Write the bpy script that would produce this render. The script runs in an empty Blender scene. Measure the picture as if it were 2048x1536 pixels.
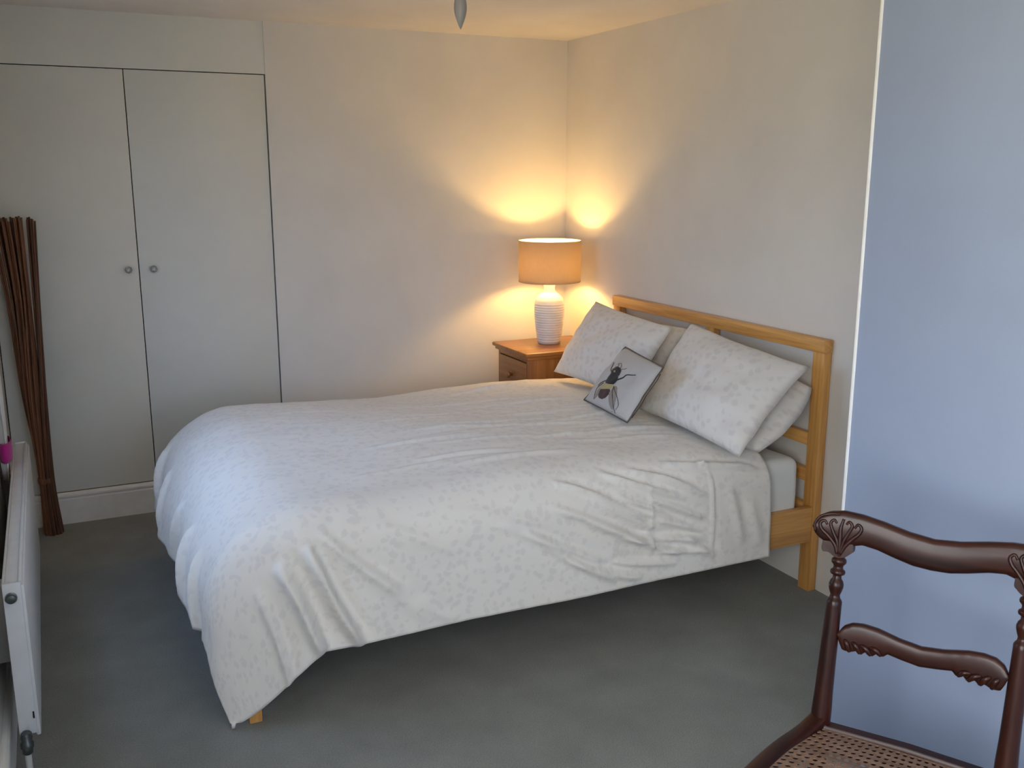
import bpy, bmesh, math, random
import numpy as np
from mathutils import Vector, Matrix, noise

random.seed(7)
scene = bpy.context.scene
COL = scene.collection
PI = math.pi

# ------------------------------------------------------------------ camera
cam = bpy.data.cameras.new('camera')
cam.sensor_width = 36.0
cam.lens = 36.0 * 1932.0 / 2048.0
cam.clip_start = 0.02
cam_ob = bpy.data.objects.new('camera', cam)
COL.objects.link(cam_ob)
cam_ob.location = (0, 0, 1.55)
cam_ob.rotation_euler = (math.radians(90 - 12.406), 0, math.radians(-25.628))
scene.camera = cam_ob

# ------------------------------------------------------------------ daylight
SKY, GROUND, NEAR_W, REAR_W, LAMP_E = 5.4, 1.3, 57.0, 4.0, 350.0
world = bpy.data.worlds.new('sky')
scene.world = world
world.use_nodes = True
wnt = world.node_tree
bg = wnt.nodes['Background']
# blue sky above the horizon, pale lawn and paving below it
wtc = wnt.nodes.new('ShaderNodeTexCoord')
wsp = wnt.nodes.new('ShaderNodeSeparateXYZ')
wrp = wnt.nodes.new('ShaderNodeValToRGB')
wnt.links.new(wtc.outputs['Generated'], wsp.inputs[0])
wnt.links.new(wsp.outputs['Z'], wrp.inputs['Fac'])
wel = wrp.color_ramp.elements
wel[0].position, wel[0].color = 0.0, (GROUND / SKY * 1.0, GROUND / SKY * 0.97, GROUND / SKY * 0.88, 1)
wel[1].position, wel[1].color = 0.06, (0.43, 0.62, 1.0, 1)
wnt.links.new(wrp.outputs['Color'], bg.inputs['Color'])
bg.inputs['Strength'].default_value = SKY


def window_light(name, loc, rot, sx, sy, watts, color, portal=False):
    l = bpy.data.lights.new(name, 'AREA')
    l.shape = 'RECTANGLE'
    l.size, l.size_y = sx, sy
    l.energy = watts
    l.color = color
    l.cycles.is_portal = portal
    o = bpy.data.objects.new(name, l)
    COL.objects.link(o)
    o.location = loc
    o.rotation_euler = rot
    return o


# window in the left wall above the radiator, plus two added unseen windows giving fill, beside and behind the camera
WL = dict(y0=2.55, y1=3.55, z0=0.80, z1=1.98)
WN = dict(y0=-1.05, y1=0.70, z0=0.80, z1=1.98)
WR = dict(x0=0.25, x1=1.65, z0=0.80, z1=2.00)
window_light('window_daylight_left', (-0.365, (WL['y0'] + WL['y1']) / 2, (WL['z0'] + WL['z1']) / 2),
             (0, math.radians(-90), 0), WL['z1'] - WL['z0'], WL['y1'] - WL['y0'], 1.0, (1, 1, 1), True)
window_light('added_fill_near', (-0.365, (WN['y0'] + WN['y1']) / 2, (WN['z0'] + WN['z1']) / 2),
             (0, math.radians(-90), 0), WN['z1'] - WN['z0'], WN['y1'] - WN['y0'], NEAR_W, (1.0, 0.915, 0.71))  # added fill lamp in the made-up opening beside the camera
window_light('added_fill_rear', ((WR['x0'] + WR['x1']) / 2, -1.62, (WR['z0'] + WR['z1']) / 2),
             (math.radians(90), 0, 0), WR['x1'] - WR['x0'], WR['z1'] - WR['z0'], REAR_W, (1.0, 0.88, 0.70))  # added fill lamp in the made-up opening behind the camera

vs = scene.view_settings
vs.view_transform = 'Standard'
vs.look = 'None'
vs.gamma = 1.0
vs.use_curve_mapping = False
vs.exposure = 0.12
cy = scene.cycles
cy.max_bounces, cy.diffuse_bounces, cy.glossy_bounces, cy.transmission_bounces, cy.transparent_max_bounces = 5, 4, 2, 3, 4
cy.caustics_reflective = False
cy.caustics_refractive = False
cy.use_light_tree = False
cy.adaptive_threshold = 0.05


# ------------------------------------------------------------------ materials
def new_mat(name):
    m = bpy.data.materials.new(name)
    m.use_nodes = True
    return m, m.node_tree, m.node_tree.nodes['Principled BSDF']


def nd(nt, typ, **kw):
    n = nt.nodes.new(typ)
    for k, v in kw.items():
        setattr(n, k, v)
    return n


def ramp(nt, fac, stops):
    r = nd(nt, 'ShaderNodeValToRGB')
    e = r.color_ramp.elements
    while len(e) < len(stops):
        e.new(0.5)
    for el, (p, c) in zip(e, stops):
        el.position = p
        el.color = (c[0], c[1], c[2], 1)
    nt.links.new(fac, r.inputs['Fac'])
    return r.outputs['Color']


def bump(nt, b, height, strength, dist):
    n = nd(nt, 'ShaderNodeBump')
    n.inputs['Strength'].default_value = strength
    n.inputs['Distance'].default_value = dist
    nt.links.new(height, n.inputs['Height'])
    nt.links.new(n.outputs['Normal'], b.inputs['Normal'])


def coords(nt, kind='Object', scale=(1, 1, 1)):
    t = nd(nt, 'ShaderNodeTexCoord')
    mp = nd(nt, 'ShaderNodeMapping')
    mp.inputs['Scale'].default_value = scale
    nt.links.new(t.outputs[kind], mp.inputs['Vector'])
    return mp.outputs['Vector']


def noise_tex(nt, vec, scale, detail=3, rough=0.55):
    n = nd(nt, 'ShaderNodeTexNoise')
    n.inputs['Scale'].default_value = scale
    n.inputs['Detail'].default_value = detail
    n.inputs['Roughness'].default_value = rough
    nt.links.new(vec, n.inputs['Vector'])
    return n.outputs['Fac']


def paint(name, c, rough=0.85, tex=0.04, bmp=0.05, scale=220):
    m, nt, b = new_mat(name)
    v = coords(nt)
    f = noise_tex(nt, v, 3.0, 4)
    col = ramp(nt, f, [(0.3, [x * (1 - tex) for x in c]), (0.7, [min(1, x * (1 + tex)) for x in c])])
    nt.links.new(col, b.inputs['Base Color'])
    b.inputs['Roughness'].default_value = rough
    if bmp > 0.03:
        bump(nt, b, noise_tex(nt, v, scale, 1), bmp, 0.002)
    return m


def wood(name, axis, dark, light, rough=0.42, coat=0.0, density=26):
    m, nt, b = new_mat(name)
    sc = [density, density, density]
    sc[axis] = density * 0.045
    v = coords(nt, 'Object', tuple(sc))
    f = noise_tex(nt, v, 1.0, 5, 0.6)
    v2 = coords(nt, 'Object', tuple(s * 4 for s in sc))
    f2 = noise_tex(nt, v2, 1.0, 2, 0.5)
    mix = nd(nt, 'ShaderNodeMath', operation='MULTIPLY_ADD')
    nt.links.new(f2, mix.inputs[0])
    mix.inputs[1].default_value = 0.3
    nt.links.new(f, mix.inputs[2])
    col = ramp(nt, mix.outputs[0], [(0.42, dark), (0.62, [(a + c) / 2 for a, c in zip(dark, light)]), (0.85, light)])
    nt.links.new(col, b.inputs['Base Color'])
    b.inputs['Roughness'].default_value = rough
    b.inputs['Coat Weight'].default_value = coat
    b.inputs['Specular IOR Level'].default_value = 0.28 if max(light) < 0.1 else 0.5
    b.inputs['Coat Roughness'].default_value = 0.12
    bump(nt, b, f, 0.06, 0.002)
    return m


def plain(name, c, rough=0.5, metal=0.0, **kw):
    m, nt, b = new_mat(name)
    v = coords(nt)
    f = noise_tex(nt, v, 18.0, 2)
    col = ramp(nt, f, [(0.3, [x * 0.95 for x in c]), (0.7, [min(1, x * 1.04) for x in c])])
    nt.links.new(col, b.inputs['Base Color'])
    b.inputs['Roughness'].default_value = rough
    b.inputs['Metallic'].default_value = metal
    for k, val in kw.items():
        b.inputs[k.replace('_', ' ')].default_value = val
    return m


def fabric(name, c, spot=None, weave=900, spot_scale=30.0, coord='UV', spot_amt=0.62):
    m, nt, b = new_mat(name)
    v = coords(nt, coord)
    if spot:
        n = nd(nt, 'ShaderNodeTexNoise')
        n.inputs['Scale'].default_value = spot_scale * 0.9
        nt.links.new(v, n.inputs['Vector'])
        mx = nd(nt, 'ShaderNodeMix', data_type='RGBA')
        mx.inputs['Factor'].default_value = 0.035
        nt.links.new(v, mx.inputs['A'])
        nt.links.new(n.outputs['Color'], mx.inputs['B'])
        vo = nd(nt, 'ShaderNodeTexVoronoi')
        vo.inputs['Scale'].default_value = spot_scale
        vo.inputs['Randomness'].default_value = 0.9
        nt.links.new(mx.outputs['Result'], vo.inputs['Vector'])
        patch = noise_tex(nt, v, spot_scale * 0.22, 2)
        mul = nd(nt, 'ShaderNodeMath', operation='MULTIPLY_ADD')
        nt.links.new(patch, mul.inputs[0])
        mul.inputs[1].default_value = -0.55
        nt.links.new(vo.outputs['Distance'], mul.inputs[2])
        col = ramp(nt, mul.outputs[0], [(0.0, spot), (0.10, [s * (1 - spot_amt) + x * spot_amt for s, x in zip(spot, c)]), (0.2, c)])
    else:
        col = ramp(nt, noise_tex(nt, v, 5.0, 3), [(0.3, [x * 0.97 for x in c]), (0.7, c)])
    nt.links.new(col, b.inputs['Base Color'])
    b.inputs['Roughness'].default_value = 0.82
    b.inputs['Sheen Weight'].default_value = 0.15
    bump(nt, b, noise_tex(nt, v, weave, 2), 0.12, 0.001)
    return m


def carpet_mat():
    m, nt, b = new_mat('carpet_grey_green')
    v = coords(nt)
    f = noise_tex(nt, v, 260.0, 3, 0.7)
    g = noise_tex(nt, v, 5.0, 3)
    mix = nd(nt, 'ShaderNodeMath', operation='MULTIPLY_ADD')
    nt.links.new(g, mix.inputs[0])
    mix.inputs[1].default_value = 0.45
    nt.links.new(f, mix.inputs[2])
    col = ramp(nt, mix.outputs[0], [(0.45, (0.145, 0.15, 0.135)), (0.72, (0.235, 0.24, 0.215)), (1.0, (0.33, 0.335, 0.30))])
    nt.links.new(col, b.inputs['Base Color'])
    b.inputs['Roughness'].default_value = 1.0
    b.inputs['Specular IOR Level'].default_value = 0.1
    b.inputs['Sheen Weight'].default_value = 0.25
    bump(nt, b, f, 0.8, 0.006)
    return m


def shade_mat(name, c, trans, amt):
    m, nt, b = new_mat(name)
    v = coords(nt, 'Object', (1, 1, 1))
    f = noise_tex(nt, coords(nt, 'Object', (260, 260, 40)), 1.0, 2)
    col = ramp(nt, f, [(0.3, [x * 0.92 for x in c]), (0.7, c)])
    out = nt.nodes['Material Output']
    d = nd(nt, 'ShaderNodeBsdfDiffuse')
    nt.links.new(col, d.inputs['Color'])
    t = nd(nt, 'ShaderNodeBsdfTranslucent')
    t.inputs['Color'].default_value = (*trans, 1)
    mx = nd(nt, 'ShaderNodeMixShader')
    mx.inputs['Fac'].default_value = amt
    nt.links.new(d.outputs[0], mx.inputs[1])
    nt.links.new(t.outputs[0], mx.inputs[2])
    nt.links.new(mx.outputs[0], out.inputs['Surface'])
    return m


def glow_mat(name, color, strength):
    m, nt, b = new_mat(name)
    b.inputs['Base Color'].default_value = (0.9, 0.9, 0.9, 1)
    b.inputs['Emission Color'].default_value = (*color, 1)
    b.inputs['Emission Strength'].default_value = strength
    return m


M = {}
M['wall'] = paint('matt_cream_wall_paint', (0.74, 0.71, 0.655))
M['wall_daylight_tint'] = paint('matt_wall_paint_with_blue_daylight', (0.335, 0.40, 0.535))  # blue window light on this wall is put into its base colour
M['ceiling'] = paint('matt_ceiling_paint', (0.80, 0.77, 0.72))
M['cupboard'] = paint('eggshell_cupboard_paint', (0.725, 0.72, 0.655), rough=0.6, bmp=0.02)
M['dark_gap'] = plain('dark_cupboard_interior', (0.03, 0.03, 0.025), 0.9)
M['gloss_white'] = plain('white_gloss_paint', (0.80, 0.79, 0.75), 0.35)
M['bead_white'] = plain('white_corner_bead', (0.90, 0.90, 0.88), 0.5)
M['rad'] = plain('white_radiator_enamel', (0.70, 0.71, 0.71), 0.28)
M['rad_grille'] = plain('white_radiator_grille', (0.74, 0.75, 0.77), 0.35)
M['chrome'] = plain('brushed_chrome', (0.55, 0.55, 0.55), 0.25, 1.0)
M['dark_metal'] = plain('dull_valve_metal', (0.10, 0.11, 0.105), 0.4, 0.7)
M['black'] = plain('black_mark', (0.01, 0.01, 0.01), 0.6)
M['pipe'] = plain('white_painted_pipe', (0.55, 0.55, 0.52), 0.4)
M['carpet'] = carpet_mat()
PD, PL = (0.50, 0.215, 0.05), (0.80, 0.43, 0.125)
for i, ax in enumerate('xyz'):
    M['pine_' + ax] = wood('honey_pine_' + ax, i, PD, PL, 0.4, 0.15)
    M['oak_' + ax] = wood('amber_pine_' + ax, i, (0.22, 0.075, 0.016), (0.38, 0.155, 0.04), 0.4, 0.2)
    M['mahog_' + ax] = wood('dark_mahogany_' + ax, i, (0.006, 0.002, 0.0015), (0.036, 0.008, 0.004), 0.34, 0.06, 18)
for nm_, k_ in (('stick', 0.75), ('stick_dark', 0.35), ('stick_light', 1.15)):
    M[nm_] = wood('brown_willow_' + nm_, 2, (0.11 * k_, 0.034 * k_, 0.012 * k_), (0.30 * k_, 0.12 * k_, 0.05 * k_), 0.6, 0.0, 60)
M['cane'] = wood('brown_cane', 0, (0.10, 0.055, 0.035), (0.22, 0.13, 0.085), 0.5, 0.1, 60)
M['duvet'] = fabric('white_printed_cotton', (0.80, 0.768, 0.71), (0.735, 0.705, 0.66), spot_scale=36.0)
M['pillow'] = fabric('white_printed_pillowcase', (0.75, 0.72, 0.675), (0.67, 0.64, 0.605), spot_scale=26.0)
M['sheet'] = fabric('pale_fitted_sheet', (0.80, 0.81, 0.78))
M['cushion'] = fabric('oatmeal_linen', (0.50, 0.475, 0.45), weave=600)
M['piping'] = fabric('dark_brown_piping', (0.10, 0.075, 0.06), coord='Object')
M['bee_black'] = fabric('black_thread', (0.012, 0.012, 0.016), coord='Object')
M['bee_brown'] = fabric('brown_thread', (0.055, 0.022, 0.02), coord='Object')
M['bee_gold'] = fabric('gold_thread', (0.42, 0.35, 0.18), coord='Object')
M['bee_tan'] = fabric('tan_thread', (0.26, 0.14, 0.06), coord='Object')
M['bee_wing'] = fabric('taupe_wing_thread', (0.27, 0.235, 0.20), coord='Object')
M['ceramic'] = plain('white_ceramic', (0.80, 0.78, 0.74), 0.35)
M['shade'] = shade_mat('taupe_linen_shade', (0.40, 0.315, 0.245), (0.64, 0.49, 0.30), 0.25)
M['lining'] = shade_mat('white_shade_lining', (0.85, 0.82, 0.76), (0.8, 0.72, 0.6), 0.22)
M['lamp_glow'] = glow_mat('warm_lamp_bulb', (1.0, 0.59, 0.185), LAMP_E)
M['frost'] = plain('frosted_grey_glass', (0.46, 0.43, 0.40), 0.35, 0.0, Transmission_Weight=0.35)
M['white_plastic'] = plain('white_plastic', (0.75, 0.75, 0.73), 0.4)
M['curtain'] = fabric('off_white_curtain_cotton', (0.62, 0.59, 0.54), coord='Object')
M['magenta'] = fabric('magenta_satin', (0.42, 0.005, 0.20), coord='Object')
M['crystal'] = plain('clear_cut_glass', (0.55, 0.55, 0.54), 0.06, 0.0, Transmission_Weight=0.6)


# ------------------------------------------------------------------ mesh helpers
def empty(name, loc=(0, 0, 0), rz=0.0, label=None, cat=None, group=None, kind=None):
    o = bpy.data.objects.new(name, None)
    o.empty_display_size = 0.1
    COL.objects.link(o)
    o.location = loc
    o.rotation_euler = (0, 0, rz)
    tag(o, label, cat, group, kind)
    return o


def tag(o, label=None, cat=None, group=None, kind=None):
    if label: o['label'] = label
    if cat: o['category'] = cat
    if group: o['group'] = group
    if kind: o['kind'] = kind
    return o


def mk(name, verts, faces, mat, parent=None, smooth=True, uvs=None, angle=None):
    me = bpy.data.meshes.new(name)
    me.from_pydata([tuple(v) for v in verts], [], faces)
    me.materials.append(M[mat])
    if uvs is not None:
        ul = me.uv_layers.new(name='UVMap')
        for l in me.loops:
            ul.data[l.index].uv = uvs[l.vertex_index]
    o = bpy.data.objects.new(name, me)
    COL.objects.link(o)
    if smooth:
        for p in me.polygons:
            p.use_smooth = True
        if angle:
            me.set_sharp_from_angle(angle=math.radians(angle))
    if parent is not None:
        o.parent = parent            # geometry is given in the parent's space
    return o


def mk_bm(name, bm, mat, parent=None, smooth=False, angle=None):
    bmesh.ops.recalc_face_normals(bm, faces=bm.faces)
    me = bpy.data.meshes.new(name)
    bm.to_mesh(me)
    bm.free()
    me.materials.append(M[mat])
    if smooth:
        for p in me.polygons:
            p.use_smooth = True
        if angle:
            me.set_sharp_from_angle(angle=math.radians(angle))
    o = bpy.data.objects.new(name, me)
    COL.objects.link(o)
    if parent is not None:
        o.parent = parent
    return o


def bm_box(bm, x0, x1, y0, y1, z0, z1, bev=0.0, seg=2):
    r = bmesh.ops.create_cube(bm, size=1.0)
    vs_ = r['verts']
    for v in vs_:
        v.co = Vector(((x0 + x1) / 2 + v.co.x * (x1 - x0), (y0 + y1) / 2 + v.co.y * (y1 - y0), (z0 + z1) / 2 + v.co.z * (z1 - z0)))
    if bev > 0:
        es = list({e for v in vs_ for e in v.link_edges})
        bmesh.ops.bevel(bm, geom=es, offset=bev, segments=seg, affect='EDGES', profile=0.5)


def box(name, x0, x1, y0, y1, z0, z1, mat, parent=None, bev=0.0, seg=2):
    bm = bmesh.new()
    bm_box(bm, x0, x1, y0, y1, z0, z1, bev, seg)
    return mk_bm(name, bm, mat, parent, smooth=bev > 0, angle=40)


def boxes(name, lst, mat, parent=None, bev=0.0):
    bm = bmesh.new()
    for b in lst:
        bm_box(bm, *b, bev)
    return mk_bm(name, bm, mat, parent, smooth=bev > 0, angle=40)


def lathe_vf(prof, seg=40, c=(0, 0, 0), cap=True):
    vs_, fs = [], []
    for (r, z) in prof:
        for k in range(seg):
            a = 2 * PI * k / seg
            vs_.append((c[0] + r * math.cos(a), c[1] + r * math.sin(a), c[2] + z))
    for i in range(len(prof) - 1):
        for k in range(seg):
            k2 = (k + 1) % seg
            fs.append((i * seg + k, i * seg + k2, (i + 1) * seg + k2, (i + 1) * seg + k))
    if cap:
        fs.append(tuple(reversed(range(seg))))
        fs.append(tuple(range((len(prof) - 1) * seg, len(prof) * seg)))
    return vs_, fs


def lathe(name, prof, mat, parent=None, seg=40, c=(0, 0, 0), cap=True, angle=50):
    v, f = lathe_vf(prof, seg, c, cap)
    return mk(name, v, f, mat, parent, True, angle=angle)


def tube_vf(path, radii, seg=10, cap=True, flat=None):
    """round tube along a path; flat=(axis vector, factor) squashes the section"""
    vs_, fs = [], []
    n = len(path)
    P = [Vector(p) for p in path]
    ref = None
    for i in range(n):
        t = (P[min(i + 1, n - 1)] - P[max(i - 1, 0)]).normalized()
        if ref is None:
            ref = Vector((0, 0, 1)) if abs(t.z) < 0.9 else Vector((1, 0, 0))
        s = (ref - t * ref.dot(t)).normalized()
        ref = s
        q = t.cross(s)
        r = radii[i] if hasattr(radii, '__len__') else radii
        for k in range(seg):
            a = 2 * PI * k / seg
            off = s * math.cos(a) * r + q * math.sin(a) * r
            if flat:
                ax = Vector(flat[0])
                off -= ax * off.dot(ax) * (1 - flat[1])
            vs_.append(P[i] + off)
    for i in range(n - 1):
        for k in range(seg):
            k2 = (k + 1) % seg
            fs.append((i * seg + k, i * seg + k2, (i + 1) * seg + k2, (i + 1) * seg + k))
    if cap:
        fs.append(tuple(reversed(range(seg))))
        fs.append(tuple(range((n - 1) * seg, n * seg)))
    return vs_, fs


def tube(name, path, radii, mat, parent=None, seg=10, flat=None, angle=60):
    v, f = tube_vf(path, radii, seg, True, flat)
    return mk(name, v, f, mat, parent, True, angle=angle)


def join_vf(lst):
    V, F = [], []
    for v, f in lst:
        o = len(V)
        V += list(v)
        F += [tuple(i + o for i in q) for q in f]
    return V, F


def catmull(pts, n):
    P = [Vector(p) for p in pts]
    P = [P[0] * 2 - P[1]] + P + [P[-1] * 2 - P[-2]]
    out = []
    for i in range(1, len(P) - 2):
        for k in range(n):
            t = k / n
            a, b, c, d = P[i - 1], P[i], P[i + 1], P[i + 2]
            out.append(0.5 * ((2 * b) + (c - a) * t + (2 * a - 5 * b + 4 * c - d) * t * t + (3 * b - a - 3 * c + d) * t ** 3))
    out.append(P[-2])
    return out


def interp(xs, ys, x):
    return float(np.interp(x, xs, ys))


# ------------------------------------------------------------------ the room
XH = 2.515          # headboard wall
YB = 4.585          # back wall
XL = -0.215         # left wall
YR = -1.45          # wall behind the camera
ZC = 2.205
XP, YP = 1.83, 1.80  # the near wall that stands forward on the right

o = box('floor', XL - 0.2, XH + 0.15, YR - 0.2, YB + 0.7, -0.08, 0.0, 'carpet'); tag(o, 'fitted grey-green carpet covering the whole bedroom floor', 'carpet', kind='structure')
o = box('ceiling', XL - 0.2, XH + 0.15, YR - 0.2, YB + 0.7, ZC, ZC + 0.1, 'ceiling'); tag(o, 'plain flat cream ceiling above the bed', 'ceiling', kind='structure')
o = box('wall_back', 0.966, XH + 0.15, YB, YB + 0.12, 0, ZC, 'wall'); tag(o, 'plain cream wall behind the lamp, right of the cupboard', 'wall', kind='structure')
o = box('wall_right', XH, XH + 0.12, YP - 0.5, YB, 0, ZC, 'wall'); tag(o, 'cream wall behind the wooden headboard', 'wall', kind='structure')
o = box('wall_near_right', XP, XH + 0.12, YR - 0.1, YP, 0, ZC, 'wall_daylight_tint', bev=0.004); tag(o, 'bluish wall standing forward behind the dark chair', 'wall', kind='structure')
o = box('trim_1', XP - 0.003, XP + 0.006, YP - 0.006, YP + 0.003, 0, ZC, 'bead_white', bev=0.002); tag(o, 'thin white bead down the outer corner of the bluish wall', 'trim', kind='structure')


xw0, xw1 = XL - 0.14, XL
o = boxes('wall_left', [(xw0, xw1, YR - 0.1, WN['y0'], 0, ZC), (xw0, xw1, WN['y1'], WL['y0'], 0, ZC), (xw0, xw1, WL['y1'], YB + 0.65, 0, ZC)]
          + [(xw0, xw1, W_['y0'], W_['y1'], 0, W_['z0']) for W_ in (WL, WN)] + [(xw0, xw1, W_['y0'], W_['y1'], W_['z1'], ZC) for W_ in (WL, WN)], 'wall')
tag(o, 'cream window wall behind the radiator', 'wall', kind='structure')
o = boxes('wall_front', [(XL, WR['x0'], YR - 0.14, YR, 0, ZC), (WR['x1'], XH, YR - 0.14, YR, 0, ZC), (WR['x0'], WR['x1'], YR - 0.14, YR, 0, WR['z0']), (WR['x0'], WR['x1'], YR - 0.14, YR, WR['z1'], ZC)], 'wall'); tag(o, 'cream wall with an added window opening behind the viewer', 'wall', kind='structure')
# window frames in the two openings, the near one added for fill light
for nm, W_, lab in (('window_1', WL, 'white framed window in the left wall above the radiator'), ('added_window_near', WN, 'added unseen white framed window in the left wall beside the viewer')):
    w = empty(nm, (0, 0, 0), 0, lab, 'window', kind='structure')
    y0, y1, z0, z1 = W_['y0'], W_['y1'], W_['z0'], W_['z1']
    xa, xb = XL - 0.11, XL - 0.06
    boxes('window_frame', [(xa, xb, y0, y1, z0, z0 + 0.05), (xa, xb, y0, y1, z1 - 0.05, z1), (xa, xb, y0, y0 + 0.05, z0 + 0.05, z1 - 0.05), (xa, xb, y1 - 0.05, y1, z0 + 0.05, z1 - 0.05)], 'gloss_white', w)
    for k in (1, 2):
        ym = y0 + (y1 - y0) * k / 3
        box('mullion', xa, xb, ym - 0.02, ym + 0.02, z0 + 0.05, z1 - 0.05, 'gloss_white', w)
    box('window_sill', XL - 0.13, XL + 0.012, y0, y1, z0 - 0.025, z0 + 0.002, 'gloss_white', w, 0.004)
w = empty('added_window_rear', (0, 0, 0), 0, 'added unseen white framed window behind the viewer', 'window', kind='structure')  # unseen window, added to let fill light in from behind
x0, x1, z0, z1 = WR['x0'], WR['x1'], WR['z0'], WR['z1']
ya, yb = YR - 0.11, YR - 0.06
boxes('window_frame', [(x0, x1, ya, yb, z0, z0 + 0.05), (x0, x1, ya, yb, z1 - 0.05, z1), (x0, x0 + 0.05, ya, yb, z0 + 0.05, z1 - 0.05), (x1 - 0.05, x1, ya, yb, z0 + 0.05, z1 - 0.05)], 'gloss_white', w)
box('mullion', (x0 + x1) / 2 - 0.02, (x0 + x1) / 2 + 0.02, ya, yb, z0 + 0.05, z1 - 0.05, 'gloss_white', w)


def skirting(name, p0, p1, nrm, mat, label):
    """moulded board from p0 to p1 (floor points on the wall face), nrm points into the room"""
    prof = [(0, 0), (0.016, 0), (0.016, 0.112), (0.0135, 0.116), (0.0135, 0.121), (0.017, 0.126), (0.0165, 0.133), (0.011, 0.141), (0.004, 0.1445), (0, 0.1445)]
    vs_, fs = [], []
    for p in (p0, p1):
        for (d, z) in prof:
            vs_.append((p[0] + nrm[0] * d, p[1] + nrm[1] * d, z))
    n = len(prof)
    for i in range(n):
        j = (i + 1) % n
        fs.append((i, j, n + j, n + i))
    fs += [tuple(range(n)), tuple(reversed(range(n, 2 * n)))]
    bm = bmesh.new()
    bv = [bm.verts.new(v) for v in vs_]
    for f in fs:
        bm.faces.new([bv[i] for i in f])
    o = mk_bm(name, bm, mat)
    return tag(o, label, 'skirting board', kind='structure')


skirting('baseboard_back', (XL, YB + 0.003), (2.02, YB + 0.003), (0, -1), 'gloss_white', 'moulded cream skirting board along the foot of the cupboard')
skirting('baseboard_left', (XL, YB - 0.02), (XL, YR), (1, 0), 'gloss_white', 'moulded white skirting board under the radiator')

# ------------------------------------------------------------------ fitted cupboard
cup = empty('fitted_cupboard', (0.37, YB + 0.1, 0), 0, 'pale fitted cupboard with two tall flush doors beside the stick bundle', 'cupboard')
cx0, cy0 = 0.37, YB + 0.1


def cbox(name, x0, x1, y0, y1, z0, z1, mat, par, bev=0.0, ox=cx0, oy=cy0):
    return box(name, x0 - ox, x1 - ox, y0 - oy, y1 - oy, z0, z1, mat, par, bev)


cbox('top_panel', XL, 0.966, YB + 0.006, YB + 0.03, 1.979, ZC, 'cupboard', cup)
cbox('plinth', XL, 0.963, YB + 0.006, YB + 0.03, 0.0, 0.14, 'cupboard', cup)
cbox('cupboard_interior', XL, 0.966, YB + 0.034, YB + 0.5, 0.0, ZC - 0.002, 'dark_gap', cup)
for (xa, xb, kx) in ((XL + 0.004, 0.3645, 0.321), (0.3685, 0.9605, 0.425)):
    d = cbox('door', xa, xb, YB + 0.006, YB + 0.028, 0.1465, 1.975, 'cupboard', cup, 0.0015)
    kz = 1.127
    base = Vector((kx - cx0, YB + 0.006 - cy0, kz))
    rot = Matrix.Rotation(math.radians(90), 4, 'X')

    def turned(prof, seg=14):
        v, f = lathe_vf(prof, seg)
        return [base + (rot @ Vector(q)) for q in v], f
    v, f = turned([(0.013, 0), (0.013, 0.003), (0.006, 0.006), (0.005, 0.012)], 18)
    rose = mk('knob_rose', v, f, 'chrome', d, True, angle=40)
    v, f = turned([(0.006, 0.010), (0.014, 0.018), (0.016, 0.026), (0.012, 0.034), (0.005, 0.037)], 8)
    mk('knob', v, f, 'crystal', d, False)

# ------------------------------------------------------------------ bed frame
bed = empty('bed_frame', (1.45, 3.29, 0), 0, 'honey pine double bed frame with open slatted headboard', 'bed')
bx, by = 1.45, 3.29


def bb(name, x0, x1, y0, y1, z0, z1, mat, par=bed, bev=0.003):
    return box(name, x0 - bx, x1 - bx, y0 - by, y1 - by, z0, z1, mat, par, bev)


PX0, PX1 = 2.474, 2.511
BN, BF = 2.577, 4.012
bb('head_post', PX0, PX1, BN, BN + 0.057, 0, 0.955, 'pine_z')
bb('head_post', PX0, PX1, BF - 0.057, BF, 0, 0.955, 'pine_z')
bb('head_post', PX0 + 0.004, PX1 - 0.004, 3.222, 3.282, 0.16, 0.915, 'pine_z')
bb('top_rail', PX0 - 0.006, PX1 + 0.001, BN - 0.003, BF + 0.003, 0.914, 0.962, 'pine_y', bev=0.004)
for (za, zb) in ((0.558, 0.606), (0.42, 0.47), (0.20, 0.336)):
    bb('back_slat', PX0 + 0.006, PX1 - 0.008, BN + 0.057, BF - 0.057, za, zb, 'pine_y')
bb('side_rail', 0.44, PX0 - 0.001, BN + 0.002, BN + 0.03, 0.200, 0.336, 'pine_x')
bb('side_rail', 0.44, PX0 - 0.001, BF - 0.03, BF - 0.002, 0.200, 0.336, 'pine_x')
bb('foot_rail', 0.41, 0.438, BN + 0.046, BF - 0.046, 0.200, 0.330, 'pine_y')
bb('foot_post', 0.402, 0.439, BN, BN + 0.045, 0, 0.335, 'pine_z')
bb('foot_post', 0.402, 0.439, BF - 0.045, BF, 0, 0.335, 'pine_z')
bb('mid_beam', 0.44, PX0 - 0.001, 3.27, 3.31, 0.18, 0.255, 'pine_x')
for k in range(13):
    xs = 0.52 + k * 0.152
    bb('bed_slat', xs, xs + 0.07, BN + 0.031, BF - 0.031, 0.256, 0.274, 'pine_y', bev=0.002)


# mattress with fitted sheet
def rounded_slab(name, x0, x1, y0, y1, z0, z1, r, mat, par, wob=0.004, seed=0.0, nx=44, ny=36):
    bm = bmesh.new()
    bm_box(bm, x0, x1, y0, y1, z0, z1, r, 4)
    bmesh.ops.subdivide_edges(bm, edges=[e for e in bm.edges if e.calc_length() > 0.15], cuts=12, use_grid_fill=True)
    for v in bm.verts:
        v.co += Vector((noise.noise(v.co * 6 + Vector((seed, 0, 0))), noise.noise(v.co * 6 + Vector((0, seed + 9, 0))), noise.noise(v.co * 5 + Vector((0, 0, seed + 3))))) * wob
    return mk_bm(name, bm, mat, par, True)


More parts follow.
